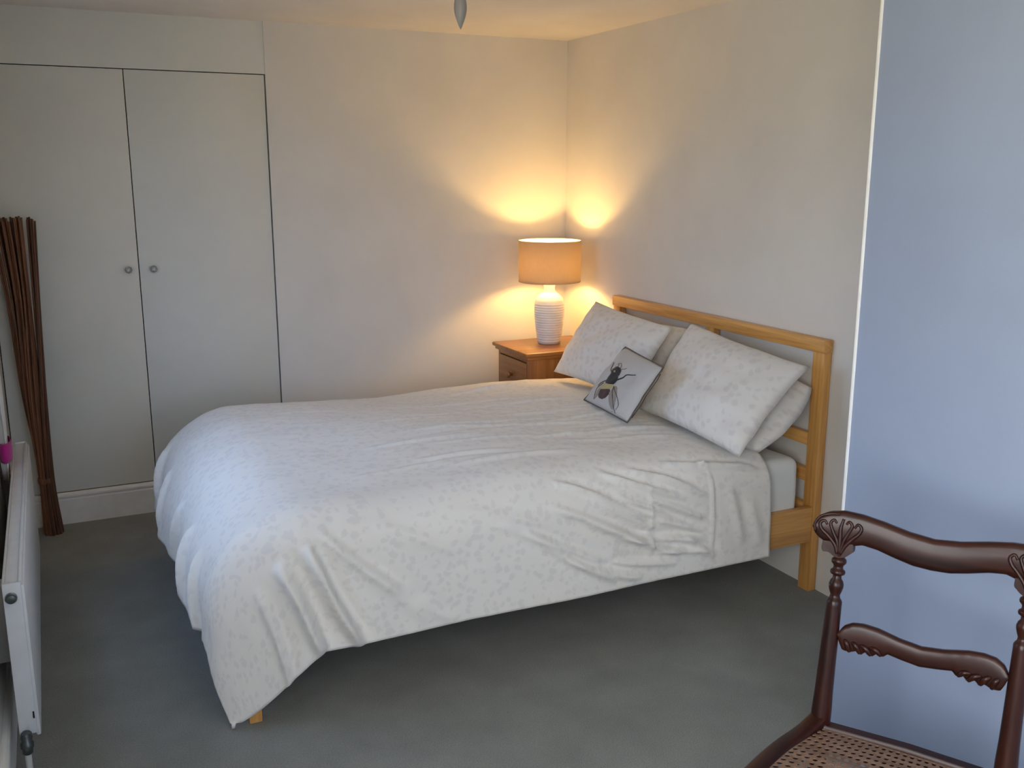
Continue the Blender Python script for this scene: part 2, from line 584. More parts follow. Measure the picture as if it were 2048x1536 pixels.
mat_root = empty('mattress', (1.45, 3.29, 0.276), 0, 'pale mattress in a fitted sheet on the pine bed', 'mattress')
rounded_slab('fitted_sheet', 0.47 - 1.45, 2.425 - 1.45, 2.606 - 3.29, 3.975 - 3.29, 0.012, 0.248, 0.035, 'sheet', mat_root, 0.004)


# ------------------------------------------------------------------ duvet
def build_duvet():
    R, RF, xo, yon, yof, zt = 0.14, 0.31, 0.300, 2.545, 4.055, 0.605
    xh = 2.240
    xc, yn, yf = xo + RF, yon + R, yof - R
    arc, arcf = R * PI / 2, RF * PI / 2
    hem_n, hem_f, hem_foot = 0.200, 0.22, 0.235
    Ln = arc + zt - R - hem_n
    Lf = arc + zt - R - hem_f
    Lt = arcf + zt - RF - hem_foot
    A0, Wt = xh - xc, yf - yn
    na, nb = 240, 264
    a = np.linspace(0, A0 + Lt, na)
    b = np.linspace(-Lf, Wt + Ln, nb)
    A, B = np.meshgrid(a, b, indexing='ij')
    da = np.maximum(A - A0, 0)
    dn, df = np.maximum(B - Wt, 0), np.maximum(-B, 0)
    db = dn + df
    sgn = np.where(df > 0, 1.0, -1.0)
    d = np.hypot(da, db)
    th = np.arctan2(db, da + 1e-9)
    def prof(r_, k):
        ar = r_ * PI / 2
        return (np.where(d < ar, r_ * np.sin(np.minimum(d, ar) / r_), r_ + k * (d - ar)),
                np.where(d < ar, r_ * (1 - np.cos(np.minimum(d, ar) / r_)), r_ + (d - ar) * math.sqrt(1 - k * k)))
    out, drop_n = prof(R, 0.05)
    outf, drop_f = prof(RF, 0.10)
    cw = np.cos(th) ** 2
    drop = drop_f * cw + drop_n * (1 - cw)
    # the near foot corner hangs lower
    low = np.sin(PI * np.clip(da / Lt, 0, 1)) * np.clip(dn / Ln, 0, 1) ** 2
    drop = drop + 0.085 * low
    # flutes round the two foot corners and a soft wave along the hems
    corner = (da > 0) & (db > 0)
    sm = np.clip((d - arc) / 0.35, 0, 1) ** 1.3
    out += np.where(corner, sm * (0.012 * np.cos(th * 6 + 2.6) + 0.004), 0)
    XW = xh - A
    out += np.where((db > 0) & ~corner, sm * (0.010 * np.sin(XW * 9.0 + 1.0) * np.exp(-((XW - 0.7) / 0.7) ** 2)), 0)
    YW = yf - B
    out += np.where((da > 0) & ~corner, sm * (0.018 * np.sin(YW * 11.0 + 0.4) + 0.008 * np.sin(YW * 23)), 0)
    xb, yb = np.maximum(xh - A, xc), np.clip(yf - B, yn, yf)
    X = xb - np.cos(th) * (outf + (out - prof(R, 0.05)[0])) * (da + db > 0)
    Y = yb + sgn * np.sin(th) * out * (da + db > 0)
    # quilted loft of the top
    crown = 0.030 * np.clip(np.sin(PI * np.clip((yf - B - yn + 0.1) / (yf - yn + 0.2), 0, 1)), 0, 1)
    headfall = -0.030 * np.clip((xh - 0.28 - (xh - A)) / -0.28, 0, 1)
    lump = 0.012 * np.sin(XW * 3.1 + 0.4) * np.sin(YW * 3.3 + 1.0) + 0.006 * np.sin(XW * 6.7 + YW * 4.0)
    Z = zt - drop + (crown + lump + headfall) * np.clip(1 - d / 0.36, 0, 1)
    # normals
    P = np.stack([X, Y, Z], -1)
    ga, gb = np.gradient(P, axis=0), np.gradient(P, axis=1)
    N = np.cross(ga, gb)
    N /= np.linalg.norm(N, axis=-1, keepdims=True) + 1e-9
    if N[na // 3, nb // 2, 2] < 0:
        N = -N
    H = np.zeros_like(A)

    def stroke(x0, q0, x1, q1, w, h, valley=0.35):
        h, w = h * 1.35, w * 0.9
        a0, a1 = xh - x0, xh - x1
        L = math.hypot(a1 - a0, q1 - q0)
        ux, uy = (a1 - a0) / L, (q1 - q0) / L
        rx, ry = A - a0, B - q0
        t = (rx * ux + ry * uy) / L
        s = -rx * uy + ry * ux + 0.012 * np.sin(t * 5 + x0 * 20) * L
        tap = np.clip(1 - (2 * t - 1) ** 4, 0, 1) * ((t > 0) & (t < 1))
        return tap * h * (np.exp(-(s / w) ** 2) - valley * np.exp(-((s - 2.1 * w) / (1.3 * w)) ** 2))

    def nz(x, z):           # near-side cloth coordinate of a height
        return x, Wt + arc + (zt - R - z)
    for (p, q, w_, h_) in (
            ((0.49, 0.50), (0.615, 0.20), 0.020, 0.042), ((0.575, 0.52), (0.725, 0.19), 0.017, 0.046), ((0.62, 0.55), (0.85, 0.33), 0.014, 0.014),
            ((0.42, 0.46), (0.46, 0.18), 0.018, 0.014), ((0.70, 0.46), (0.95, 0.22), 0.022, 0.008), ((0.90, 0.30), (1.02, 0.21), 0.014, 0.007),
            ((1.38, 0.60), (1.72, 0.42), 0.011, 0.010), ((1.47, 0.45), (1.86, 0.28), 0.012, 0.012), ((1.36, 0.52), (1.70, 0.35), 0.011, 0.010),
            ((1.56, 0.60), (1.86, 0.47), 0.010, 0.010), ((1.66, 0.60), (1.93, 0.50), 0.010, 0.009), ((1.58, 0.385), (1.96, 0.31), 0.011, 0.011),
            ((1.26, 0.46), (1.55, 0.29), 0.013, 0.009), ((1.40, 0.34), (1.60, 0.23), 0.011, 0.010), ((1.72, 0.49), (1.96, 0.39), 0.009, 0.011),
            ((1.73, 0.42), (1.95, 0.345), 0.009, 0.010), ((1.60, 0.52), (1.80, 0.42), 0.008, 0.009), ((1.15, 0.50), (1.40, 0.38), 0.014, 0.006),
            ((1.80, 0.60), (2.18, 0.555), 0.010, 0.010), ((1.95, 0.60), (2.20, 0.54), 0.009, 0.009), ((1.05, 0.56), (1.36, 0.46), 0.014, 0.005),
            ((2.05, 0.50), (2.12, 0.26), 0.02, 0.007), ((2.14, 0.44), (2.20, 0.25), 0.02, 0.006), ((1.86, 0.34), (2.0, 0.24), 0.014, 0.008),
            ((1.728, 0.57), (1.735, 0.25), 0.006, 0.0035), ((1.985, 0.57), (1.985, 0.24), 0.006, 0.005), ((1.985, 0.56), (1.94, 0.60), 0.008, 0.006),
            ((1.50, 0.29), (1.70, 0.22), 0.012, 0.009), ((1.64, 0.47), (1.90, 0.37), 0.008, 0.008), ((1.50, 0.52), (1.76, 0.38), 0.009, 0.008), ((1.58, 0.30), (1.84, 0.245), 0.010, 0.009), ((1.33, 0.40), (1.52, 0.26), 0.010, 0.007), ((1.76, 0.56), (1.97, 0.47), 0.008, 0.008), ((1.75, 0.30), (1.97, 0.275), 0.009, 0.008), ((0.78, 0.55), (1.05, 0.43), 0.018, 0.006)):
        H += stroke(*nz(*p), *nz(*q), w_, h_ * (1.5 if 1.2 < p[0] < 2.0 else 1.0))
    rr = random.Random(3)
    for _ in range(34):     # long shallow creases on the top, running along the bed
        x0 = rr.uniform(0.75, 1.95)
        y0 = rr.uniform(2.75, 3.85)
        L = rr.uniform(0.18, 0.5)
        H += stroke(x0, yf - y0, min(x0 + L, 2.22), yf - (y0 + rr.uniform(-0.07, 0.03)), rr.uniform(0.008, 0.016), rr.uniform(0.0025, 0.006), 0.5)
    # creases down the foot end
    for (y0, z0_, y1, z1_, w_, h_) in ((3.9, .5, 3.82, .25, .02, .014), (3.65, .48, 3.6, .26, .022, .010), (3.3, .46, 3.34, .24, .02, .012), (3.05, .46, 2.98, .24, .02, .014), (2.85, .46, 2.76, .2, .018, .014)):
        q0 = A0 + arcf + zt - RF - z0_
        q1 = A0 + arcf + zt - RF - z1_
        H += stroke(xh - q0, yf - y0, xh - q1, yf - y1, w_, h_)
    for i in range(na):
        for j in range(nb):
            v = Vector((A[i, j] * 4.5, B[i, j] * 6.5, 0.3))
            H[i, j] += 0.0055 * noise.noise(v) + 0.0016 * noise.noise(v * 4.3)
    P = P + N * H[..., None]
    P[..., 2] = np.maximum(P[..., 2], 0.022)
    vs_ = P.reshape(-1, 3)
    uv = np.stack([A, B], -1).reshape(-1, 2)
    fs = []
    for i in range(na - 1):
        for j in range(nb - 1):
            p = i * nb + j
            fs.append((p, p + nb, p + nb + 1, p + 1))
    c = np.array([1.3, 3.29, 0.55])
    o = mk('duvet', vs_ - c, fs, 'duvet', None, True, uvs=[tuple(q) for q in uv])
    o.location = c
    md = o.modifiers.new('thickness', 'SOLIDIFY')
    md.thickness = 0.016
    md.offset = -1
    # outer faces must look up and out
    if o.data.polygons[(na // 3) * (nb - 1) + nb // 2].normal.z < 0:
        o.data.flip_normals()
    return o


duvet = build_duvet()
tag(duvet, 'white printed duvet spread over the bed, a corner hanging to the floor', 'duvet')


# ------------------------------------------------------------------ pillows
def pillow_surface(corn, T, Tb, pinch, p, seed, wr):
    BL, BR, TR, TL = [Vector(c) for c in corn]
    nrm = ((BR - BL).cross(TL - BL)).normalized()

    def S(u, v, side, lift=0.0):
        u2 = 0.5 + (u - 0.5) * (1 - pinch * (1 - (2 * v - 1) ** 2))
        v2 = 0.5 + (v - 0.5) * (1 - pinch * (1 - (2 * u - 1) ** 2))
        q = BL * (1 - u2) * (1 - v2) + BR * u2 * (1 - v2) + TR * u2 * v2 + TL * (1 - u2) * v2
        f = max(0.0, (1 - abs(2 * u - 1) ** p) * (1 - abs(2 * v - 1) ** p)) ** 0.55
        n1 = noise.noise(Vector((u * 3.1 + seed, v * 3.1, side)))
        n2 = noise.noise(Vector((u * 9 + seed, v * 6, side + 4)))
        h = (T if side > 0 else Tb) * f * (1 + 0.16 * n1) + wr * n2 * min(1, f * 3)
        edge = 0.006 * noise.noise(Vector((u * 5 + seed, v * 5, 9.0)))
        return q + nrm * (side * (h + lift) + edge)
    return S


def pillow_mesh(S, n=34):
    vs_, fs, uv = [], [], []
    idx = {}
    for side in (1, -1):
        for i in range(n + 1):
            for j in range(n + 1):
                brd = i in (0, n) or j in (0, n)
                key = (i, j, 0 if brd else side)
                if key in idx: continue
                idx[key] = len(vs_)
                vs_.append(S(i / n, j / n, side))
                uv.append((i / n * 0.7, j / n * 0.48))
    for side in (1, -1):
        for i in range(n):
            for j in range(n):
                q = []
                for (a, b) in ((i, j), (i + 1, j), (i + 1, j + 1), (i, j + 1)):
                    brd = a in (0, n) or b in (0, n)
                    q.append(idx[(a, b, 0 if brd else side)])
                fs.append(tuple(q) if side > 0 else tuple(reversed(q)))
    return vs_, fs, uv


def pillow(corn, T, Tb, seed, label, pinch=0.05, p=2.6, wr=0.006, mat='pillow', name='pillow', group='pillows against the headboard'):
    S = pillow_surface(corn, T, Tb, pinch, p, seed, wr)
    v, f, uv = pillow_mesh(S)
    c = sum((Vector(q) for q in corn), Vector()) / 4
    o = mk(name, [q - c for q in v], f, mat, None, True, uvs=[(a + seed * 1.7, b + seed) for a, b in uv])
    o.location = c
    tag(o, label, 'pillow', group)
    # stitched hem line along the open end of the case
    return o, S


# order: bottom-left, bottom-right, top-right, top-left as seen from the room
pillow([(2.215, 3.27, 0.615), (2.205, 2.580, 0.580), (2.440, 2.590, 0.79), (2.440, 3.28, 0.845)], 0.075, 0.012, 2.3,
       'white pillow tucked behind the big front pillow by the near bedpost', pinch=-0.12)
pillow([(2.235, 3.96, 0.60), (2.235, 3.34, 0.60), (2.452, 3.33, 0.895), (2.452, 3.95, 0.88)], 0.075, 0.012, 5.1,
       'white pillow almost hidden behind the lamp-side front pillow')
pr, SR = pillow([(2.055, 3.125, 0.635), (2.050, 2.495, 0.605), (2.365, 2.527, 0.885), (2.35, 3.215, 0.948)], 0.075, 0.042, 8.4,
                'large white pillow leaning in front on the near half of the headboard')
pl, SL = pillow([(2.070, 3.87, 0.645), (2.08, 3.23, 0.640), (2.33, 3.305, 0.915), (2.325, 3.93, 0.950)], 0.075, 0.055, 11.2,
                'white pillow leaning on the lamp side behind the bee cushion')

# ------------------------------------------------------------------ bee cushion
bc = [(1.904, 3.296, 0.650), (1.884, 2.940, 0.641), (2.022, 2.920, 0.842), (2.062, 3.245, 0.862)]
SC = pillow_surface(bc, 0.035, 0.035, 0.015, 3.4, 21.0, 0.002)
cc = sum((Vector(q) for q in bc), Vector()) / 4
cush = empty('cushion', cc, 0, 'small oatmeal cushion with an embroidered bee and dark piping', 'cushion')
v, f, uv = pillow_mesh(SC, 26)
mk('cushion_cover', [q - cc for q in v], f, 'cushion', cush, True, uvs=uv)
ring = []
NN = 16
for i in range(NN): ring.append(SC(i / NN, 0, 1))
for i in range(NN): ring.append(SC(1, i / NN, 1))
for i in range(NN): ring.append(SC(1 - i / NN, 1, 1))
for i in range(NN): ring.append(SC(0, 1 - i / NN, 1))
ring.append(ring[0])
tube('piping', [q - cc for q in ring], 0.0032, 'piping', cush, 8)
tube('zip_seam', [SC(0.97, i / 10, -1, 0.001) - cc for i in range(1, 10)], 0.0022, 'piping', cush, 6)
bee = empty('embroidered_bee', (0, 0, 0)); bee.parent = cush
bee['label'] = 'black, gold and brown bee stitched on the cushion'
DU, DV, KU, KV = 0.16, -0.05, 1.28, 1.08


def bee_ellipse(name, cu, cv, ru, rv, rot, mat, lift):
    ru, rv = ru * KU, rv * KV
    vs_, fs = [SC(cu + DU, cv + DV, 1, lift) - cc], []
    n, rings = 28, 4
    for r in range(1, rings + 1):
        for k in range(n):
            a = 2 * PI * k / n
            rad = r / rings * (1 + (0.07 * random.uniform(-1, 1) if r == rings else 0))
            x, y = ru * rad * math.cos(a), rv * rad * math.sin(a)
            u = cu + DU + x * math.cos(rot) - y * math.sin(rot)
            w_ = cv + DV + x * math.sin(rot) + y * math.cos(rot)
            l = lift + 0.0016 * (1 - (r / rings) ** 2) - (0.0012 if r == rings else 0)
            vs_.append(SC(u, w_, 1, l) - cc)
    for k in range(n):
        fs.append((0, 1 + k, 1 + (k + 1) % n))
    for r in range(rings - 1):
        for k in range(n):
            k2 = (k + 1) % n
            fs.append((1 + r * n + k, 1 + (r + 1) * n + k, 1 + (r + 1) * n + k2, 1 + r * n + k2))
    return mk(name, vs_, fs, mat, bee, True)


def bee_line(name, pts, rad, mat):
    path = catmull([(0.25 + (p[0] - 0.25) * 1.12 + DU, p[1] + DV, 0) for p in pts], 5)
    tube(name, [SC(q.x, q.y, 1, 0.0012) - cc for q in path], [rad * (1 - 0.5 * i / len(path)) for i in range(len(path))], mat, bee, 6)


bee_ellipse('wing', 0.135, 0.255, 0.035, 0.155, -0.35, 'bee_wing', 0.0006)
bee_ellipse('wing', 0.465, 0.27, 0.060, 0.195, 0.42, 'bee_wing', 0.0006)
bee_ellipse('abdomen', 0.262, 0.262, 0.098, 0.090, 0.3, 'bee_brown', 0.0018)
bee_ellipse('gold_band', 0.232, 0.365, 0.108, 0.060, 0.42, 'bee_gold', 0.0026)
bee_ellipse('thorax', 0.225, 0.505, 0.092, 0.115, 0.1, 'bee_black', 0.0030)
bee_ellipse('head', 0.208, 0.635, 0.088, 0.080, 0.0, 'bee_black', 0.0036)
bee_ellipse('eye_glint', 0.196, 0.628, 0.012, 0.016, 0.0, 'bee_gold', 0.0062)
bee_line('leg', [(0.31, 0.52), (0.40, 0.60), (0.435, 0.675), (0.563, 0.73)], 0.0030, 'bee_black')
bee_line('leg', [(0.15, 0.60), (0.08, 0.63), (0.016, 0.75)], 0.0022, 'bee_brown')
bee_line('leg', [(0.15, 0.46), (0.09, 0.40), (0.07, 0.32)], 0.0022, 'bee_brown')
bee_line('leg', [(0.35, 0.42), (0.45, 0.26), (0.575, 0.075)], 0.0022, 'bee_brown')
bee_line('wing_vein', [(0.35, 0.42), (0.50, 0.31), (0.60, 0.20), (0.575, 0.11)], 0.0014, 'bee_brown')
bee_line('wing_vein', [(0.13, 0.40), (0.075, 0.25), (0.118, 0.118)], 0.0016, 'bee_brown')
bee_line('antenna', [(0.26, 0.69), (0.262, 0.745), (0.198, 0.785), (0.13, 0.745)], 0.0016, 'bee_tan')
bee_line('antenna', [(0.20, 0.70), (0.19, 0.745), (0.14, 0.77)], 0.0016, 'bee_tan')
bee_line('antenna', [(0.28, 0.70), (0.34, 0.73), (0.36, 0.76)], 0.0012, 'bee_tan')

# ------------------------------------------------------------------ bedside table
NX0, NX1, NY0, NY1, NZ = 2.035, 2.505, 4.085, 4.485, 0.692
ns = empty('bedside_table', ((NX0 + NX1) / 2, (NY0 + NY1) / 2, 0), 0, 'amber pine bedside table between the bed and the back wall', 'bedside table')
ox, oy = (NX0 + NX1) / 2, (NY0 + NY1) / 2
nb_ = lambda name, x0, x1, y0, y1, z0, z1, mat, par=ns, bev=0.002: box(name, x0 - ox, x1 - ox, y0 - oy, y1 - oy, z0, z1, mat, par, bev)
nb_('table_top', NX0, NX1, NY0, NY1, NZ - 0.020, NZ, 'oak_x', bev=0.007)
nb_('cornice_moulding', NX0 + 0.012, NX1 - 0.004, NY0 + 0.012, NY1 - 0.012, NZ - 0.036, NZ - 0.020, 'oak_x', bev=0.006)
IX0, IX1, IY0, IY1 = NX0 + 0.026, NX1 - 0.004, NY0 + 0.028, NY1 - 0.028
nb_('side_panel', IX0, IX1, IY0, IY0 + 0.018, 0.0, NZ - 0.036, 'oak_z')
nb_('side_panel', IX0, IX1, IY1 - 0.018, IY1, 0.0, NZ - 0.036, 'oak_z')
nb_('back_panel', IX1 - 0.01, IX1, IY0 + 0.018, IY1 - 0.018, 0.05, NZ - 0.036, 'oak_z')
nb_('front_frame', IX0, IX0 + 0.018, IY0 + 0.018, IY1 - 0.018, NZ - 0.052, NZ - 0.036, 'oak_y')
nb_('plinth', IX0, IX0 + 0.018, IY0 + 0.018, IY1 - 0.018, 0.0, 0.06, 'oak_y')
for (za, zb) in ((0.475, 0.637), (0.27, 0.472), (0.063, 0.267)):
    dr = nb_('drawer', IX0 - 0.006, IX0 + 0.014, IY0 + 0.021, IY1 - 0.021, za, zb, 'oak_y', bev=0.004)
    c0 = Vector((IX0 - 0.006 - ox, 0, (za + zb) / 2))
    v, f = lathe_vf([(0.009, 0), (0.008, 0.008), (0.016, 0.016), (0.017, 0.023), (0.010, 0.029), (0.003, 0.030)], 20)
    rot = Matrix.Rotation(math.radians(-90), 4, 'Y')
    mk('knob', [c0 + rot @ Vector(q) for q in v], f, 'oak_y', dr, True)

# ------------------------------------------------------------------ table lamp
LX, LY, LZ = 2.281, 4.317, NZ
lamp = empty('table_lamp', (LX, LY, LZ), 0, 'lit table lamp with ribbed white base and taupe drum shade', 'lamp')
body = [(0.053, 0.0), (0.0575, 0.004), (0.060, 0.012)]
for i in range(61):
    z = 0.015 + 0.195 * i / 60
    r = interp([0.015, 0.06, 0.12, 0.17, 0.21], [0.0605, 0.0665, 0.0735, 0.0762, 0.0753], z)
    body.append((r + 0.0013 * math.sin(z * 2 * PI / 0.0125), z))
body += [(0.073, 0.218), (0.068, 0.230), (0.058, 0.243), (0.046, 0.253), (0.035, 0.262), (0.029, 0.270), (0.027, 0.285), (0.030, 0.300), (0.027, 0.304)]
lathe('lamp_base', body, 'ceramic', lamp, 56, angle=70)
lathe('lamp_holder', [(0.014, 0.300), (0.016, 0.304), (0.016, 0.368), (0.012, 0.371)], 'white_plastic', lamp, 20)
SB, ST, SRAD = 1.007 - LZ, 1.214 - LZ, 0.156
lathe('lamp_shade', [(SRAD, SB), (SRAD + 0.001, SB + 0.003), (SRAD, SB + 0.006), (SRAD, ST - 0.006), (SRAD + 0.001, ST - 0.003), (SRAD, ST)], 'shade', lamp, 72, cap=False)
sl = lathe('shade_lining', [(SRAD - 0.0022, SB + 0.0005), (SRAD - 0.0022, ST - 0.0005)], 'lining', lamp, 72, cap=False)
ringv = [tube_vf([(SRAD * 0.985 * math.cos(a), SRAD * 0.985 * math.sin(a), SB + 0.006) for a in np.linspace(0, 2 * PI, 49)], 0.0016, 6, False),
         tube_vf([(0.018 * math.cos(a), 0.018 * math.sin(a), SB + 0.03) for a in np.linspace(0, 2 * PI, 17)], 0.0015, 6, False)]
for k in range(3):
    a = k * 2 * PI / 3 + 0.3
    ringv.append(tube_vf([(0.018 * math.cos(a), 0.018 * math.sin(a), SB + 0.03), (0.98 * SRAD * math.cos(a), 0.98 * SRAD * math.sin(a), SB + 0.006)], 0.0015, 6))
v, f = join_vf(ringv)
mk('shade_carrier', v, f, 'white_plastic', lamp, True)
bulb_c = 1.098 - LZ
prof = [(0.011, -0.036), (0.013, -0.030)]
for i in range(11):
    a = -PI / 2 + 0.45 + (PI - 0.46) * i / 10
    prof.append((0.028 * math.cos(a), 0.028 * math.sin(a)))
lathe('lamp_bulb', prof, 'lamp_glow', lamp, 20, c=(0, 0, bulb_c))

# ------------------------------------------------------------------ ceiling pendant with candle bulb
BXY = (1.144, 2.729)
pen = empty('pendant_bulb', (BXY[0], BXY[1], ZC), 0, 'unlit grey candle bulb hanging from the ceiling', 'light bulb')
tip = 1.952 - ZC
cand = [(0.0006, 0.0), (0.0022, 0.003), (0.0055, 0.010), (0.0095, 0.020), (0.0142, 0.033), (0.0176, 0.046), (0.0188, 0.057), (0.0184, 0.068), (0.0166, 0.080), (0.0140, 0.092), (0.0125, 0.100)]
lathe('candle_bulb', cand, 'frost', pen, 32, c=(0, 0, tip))
lathe('bulb_cap', [(0.0125, 0.098), (0.0135, 0.101), (0.0135, 0.116), (0.010, 0.120)], 'chrome', pen, 24, c=(0, 0, tip))
lathe('lamp_holder', [(0.0165, 0.112), (0.019, 0.116), (0.019, 0.150), (0.014, 0.166), (0.005, 0.172)], 'white_plastic', pen, 28, c=(0, 0, tip))
tube('flex', [(0, 0, tip + 0.17), (0, 0, tip + 0.21), (0, 0, -0.012)], 0.003, 'white_plastic', pen, 8)
lathe('ceiling_rose', [(0.010, -0.026), (0.030, -0.022), (0.044, -0.010), (0.046, -0.001)], 'white_plastic', pen, 32)

# ------------------------------------------------------------------ stick bundle
bun = empty('stick_bundle', (-0.082, 4.478, 0), 0, 'tall bundle of brown willow sticks in the corner by the cupboard', 'stick bundle')
rs = random.Random(11)
NS = 40
for i in range(NS):
    ang = 2.399963 * i
    rad = math.sqrt((i + 0.5) / NS)
    bxs, bys = 0.037 * rad * math.cos(ang), 0.037 * rad * math.sin(ang)
    tw = ang + 0.9 + rs.uniform(-0.25, 0.25)
    tx = -0.030 + 0.088 * rad * math.cos(tw) + rs.uniform(-0.012, 0.012)
    ty = 0.012 + 0.060 * rad * math.sin(tw) + rs.uniform(-0.01, 0.01)
    mx, my = (bxs * 0.72 - 0.006), bys * 0.72
    q1x, q1y = (bxs * 0.55 + tx * 0.38), (bys * 0.55 + ty * 0.38)
    top = 1.362 + rs.uniform(-0.012, 0.008)
    pts = catmull([(bxs, bys, 0.0), (mx, my, 0.25), (q1x - 0.006, q1y, 0.62), (tx * 0.72, ty * 0.72, 1.02), (tx, ty, top)], 4)
    r0 = rs.uniform(0.0058, 0.0080)
    tube('stick', pts, [r0 * (1 - 0.42 * k / (len(pts) - 1)) for k in range(len(pts))], ('stick', 'stick_dark', 'stick_light', 'stick', 'stick_dark')[i % 5], bun, 7)
lathe('binding', [(0.0295, 0.232), (0.0315, 0.238), (0.0315, 0.252), (0.0295, 0.258)], 'stick', bun, 24, c=(-0.010, 0, 0), cap=False)

# ------------------------------------------------------------------ radiator
RX0, RX1, RY0, RY1, RZ0, RZ1 = -0.176, -0.126, 2.552, 3.985, 0.135, 0.552
rad = empty('radiator', ((RX0 + RX1) / 2, (RY0 + RY1) / 2, 0), 0, 'white panel radiator on the left wall under the window', 'radiator')
ox, oy = (RX0 + RX1) / 2, (RY0 + RY1) / 2
rb = lambda name, x0, x1, y0, y1, z0, z1, mat, par=rad, bev=0.002: box(name, x0 - ox, x1 - ox, y0 - oy, y1 - oy, z0, z1, mat, par, bev)
rb('front_panel', RX1 - 0.012, RX1, RY0 + 0.006, RY1 - 0.006, RZ0 - 0.012, RZ1 - 0.010, 'rad', bev=0.005)
rb('back_panel', RX0, RX0 + 0.010, RY0 + 0.02, RY1 - 0.02, RZ0, RZ1 - 0.015, 'rad')
rb('end_panel', RX0, RX1 - 0.008, RY0, RY0 + 0.012, RZ0, RZ1, 'rad', bev=0.003)
rb('end_panel', RX0, RX1 - 0.008, RY1 - 0.012, RY1, RZ0, RZ1, 'rad', bev=0.003)
rb('top_edge', RX1 - 0.014, RX1 - 0.006, RY0 + 0.012, RY1 - 0.012, RZ1 - 0.014, RZ1, 'rad', bev=0.002)
rb('top_edge', RX0, RX0 + 0.006, RY0 + 0.012, RY1 - 0.012, RZ1 - 0.014, RZ1, 'rad', bev=0.002)
rb('top_grille', RX0 + 0.006, RX1 - 0.014, RY0 + 0.012, RY1 - 0.012, RZ1 - 0.012, RZ1 - 0.004, 'rad_grille')
for yb_ in (RY0 + 0.2, RY1 - 0.2):
    rb('wall_bracket', XL, RX0, yb_, yb_ + 0.03, 0.25, 0.48, 'rad')


def ycyl(name, x, y, z, prof, mat, par=rad, seg=20):
    v, f = lathe_vf(prof, seg)
    rot = Matrix.Rotation(math.radians(90), 4, 'X')     # axis towards -y
    return mk(name, [Vector((x - ox, y - oy, z)) + rot @ Vector(q) for q in v], f, mat, par, True, angle=40)


ycyl('air_vent', -0.158, RY0, 0.514, [(0.013, 0), (0.013, 0.008), (0.011, 0.010), (0.011, 0.014), (0.006, 0.016)], 'dark_metal')
ycyl('blanking_plug', -0.158, RY0 - 0.0, 0.514, [(0.015, 0), (0.015, 0.004)], 'chrome')
rb('maker_slot', -0.1405, -0.1365, RY0 - 0.0012, RY0 + 0.001, 0.178, 0.197, 'black', bev=0.0)
# lockshield valve with pipe to the floor
val = lathe('valve_body', [(0.010, 0.095), (0.013, 0.098), (0.013, 0.112), (0.016, 0.114), (0.016, 0.126), (0.012, 0.130), (0.012, 0.146), (0.009, 0.152)], 'dark_metal', rad, 20, c=(-0.160 - ox, RY0 - 0.022 - oy, 0))
ycyl('valve_union', -0.160, RY0 + 0.01, 0.137, [(0.009, 0), (0.009, 0.012), (0.014, 0.014), (0.014, 0.026), (0.008, 0.028), (0.008, 0.034)], 'dark_metal', val, 12)
tube('pipe', [(-0.160 - ox, RY0 - 0.022 - oy, 0.0), (-0.160 - ox, RY0 - 0.022 - oy, 0.05), (-0.160 - ox, RY0 - 0.022 - oy, 0.097)], 0.0078, 'pipe', rad, 14)

# ------------------------------------------------------------------ curtain with magenta tie
cur = empty('curtain', (-0.192, 3.70, 0.50), 0, 'off-white curtain at the left edge, gathered above the radiator', 'curtain')
vs_, fs = [], []
nz_, ny_ = 40, 40
for i in range(nz_ + 1):
    z = 0.505 + (2.05 - 0.505) * i / nz_
    half = 0.055 + 0.10 * min(1, max(0, (z - 0.64) / 0.6)) + 0.015 * min(1, max(0, (0.62 - z) / 0.1))
    for j in range(ny_ + 1):
        t = j / ny_
        vs_.append(((0.0135 if z > 0.56 else 0.0105) * math.sin(t * 2 * PI * 4 + 0.6) - 0.0035, (t - 0.5) * 2 * half, z - 0.50))
for i in range(nz_):
    for j in range(ny_):
        p = i * (ny_ + 1) + j
        fs.append((p, p + 1, p + ny_ + 2, p + ny_ + 1))
o = mk('curtain_panel', vs_, fs, 'curtain', cur, True)
md = o.modifiers.new('thickness', 'SOLIDIFY'); md.thickness = 0.002
band = [(0.019 * math.cos(a), 0.066 * math.sin(a)) for a in np.linspace(0, 2 * PI, 33)[:-1]]
vs_, fs = [], []
prof = [(1.0, 0.565), (1.12, 0.575), (1.18, 0.60), (1.15, 0.625), (1.0, 0.635), (0.92, 0.63), (0.92, 0.57)]
for (s, z) in prof:
    for (x, y) in band:
        vs_.append((x * s, y * s, z - 0.50))
n = len(band)
for i in range(len(prof)):
    i2 = (i + 1) % len(prof)
    for k in range(n):
        k2 = (k + 1) % n
        fs.append((i * n + k, i * n + k2, i2 * n + k2, i2 * n + k))
tb = mk('tieback', vs_, fs, 'magenta', cur, True)
tb['label'] = 'magenta satin tieback'

# ------------------------------------------------------------------ chair
ch = empty('cane_chair', (1.343 + 0.515 * 0.1685, 1.337 - 0.858 * 0.1685, 0), math.atan2(-0.858, 0.515),
           'dark carved mahogany chair with a cane seat in the right foreground', 'chair')
CXM = 0.1685
LEAN = math.radians(9)
SZ = 0.44


def bp(x, u, off=0.0):
    """point of the reclined back: x across (0 = left post), u up the back from the seat, off towards the sitter"""
    fwd = 0.020 * (1 - ((x - CXM) / 0.23) ** 2)       # the back is slightly hollowed
    return Vector((x - CXM, u * math.sin(LEAN) - off * math.cos(LEAN) + fwd, SZ + u * math.cos(LEAN) + off * math.sin(LEAN)))


def sym(xs, ys, x):
    return interp(xs, ys, x if x <= CXM else 2 * CXM - x)


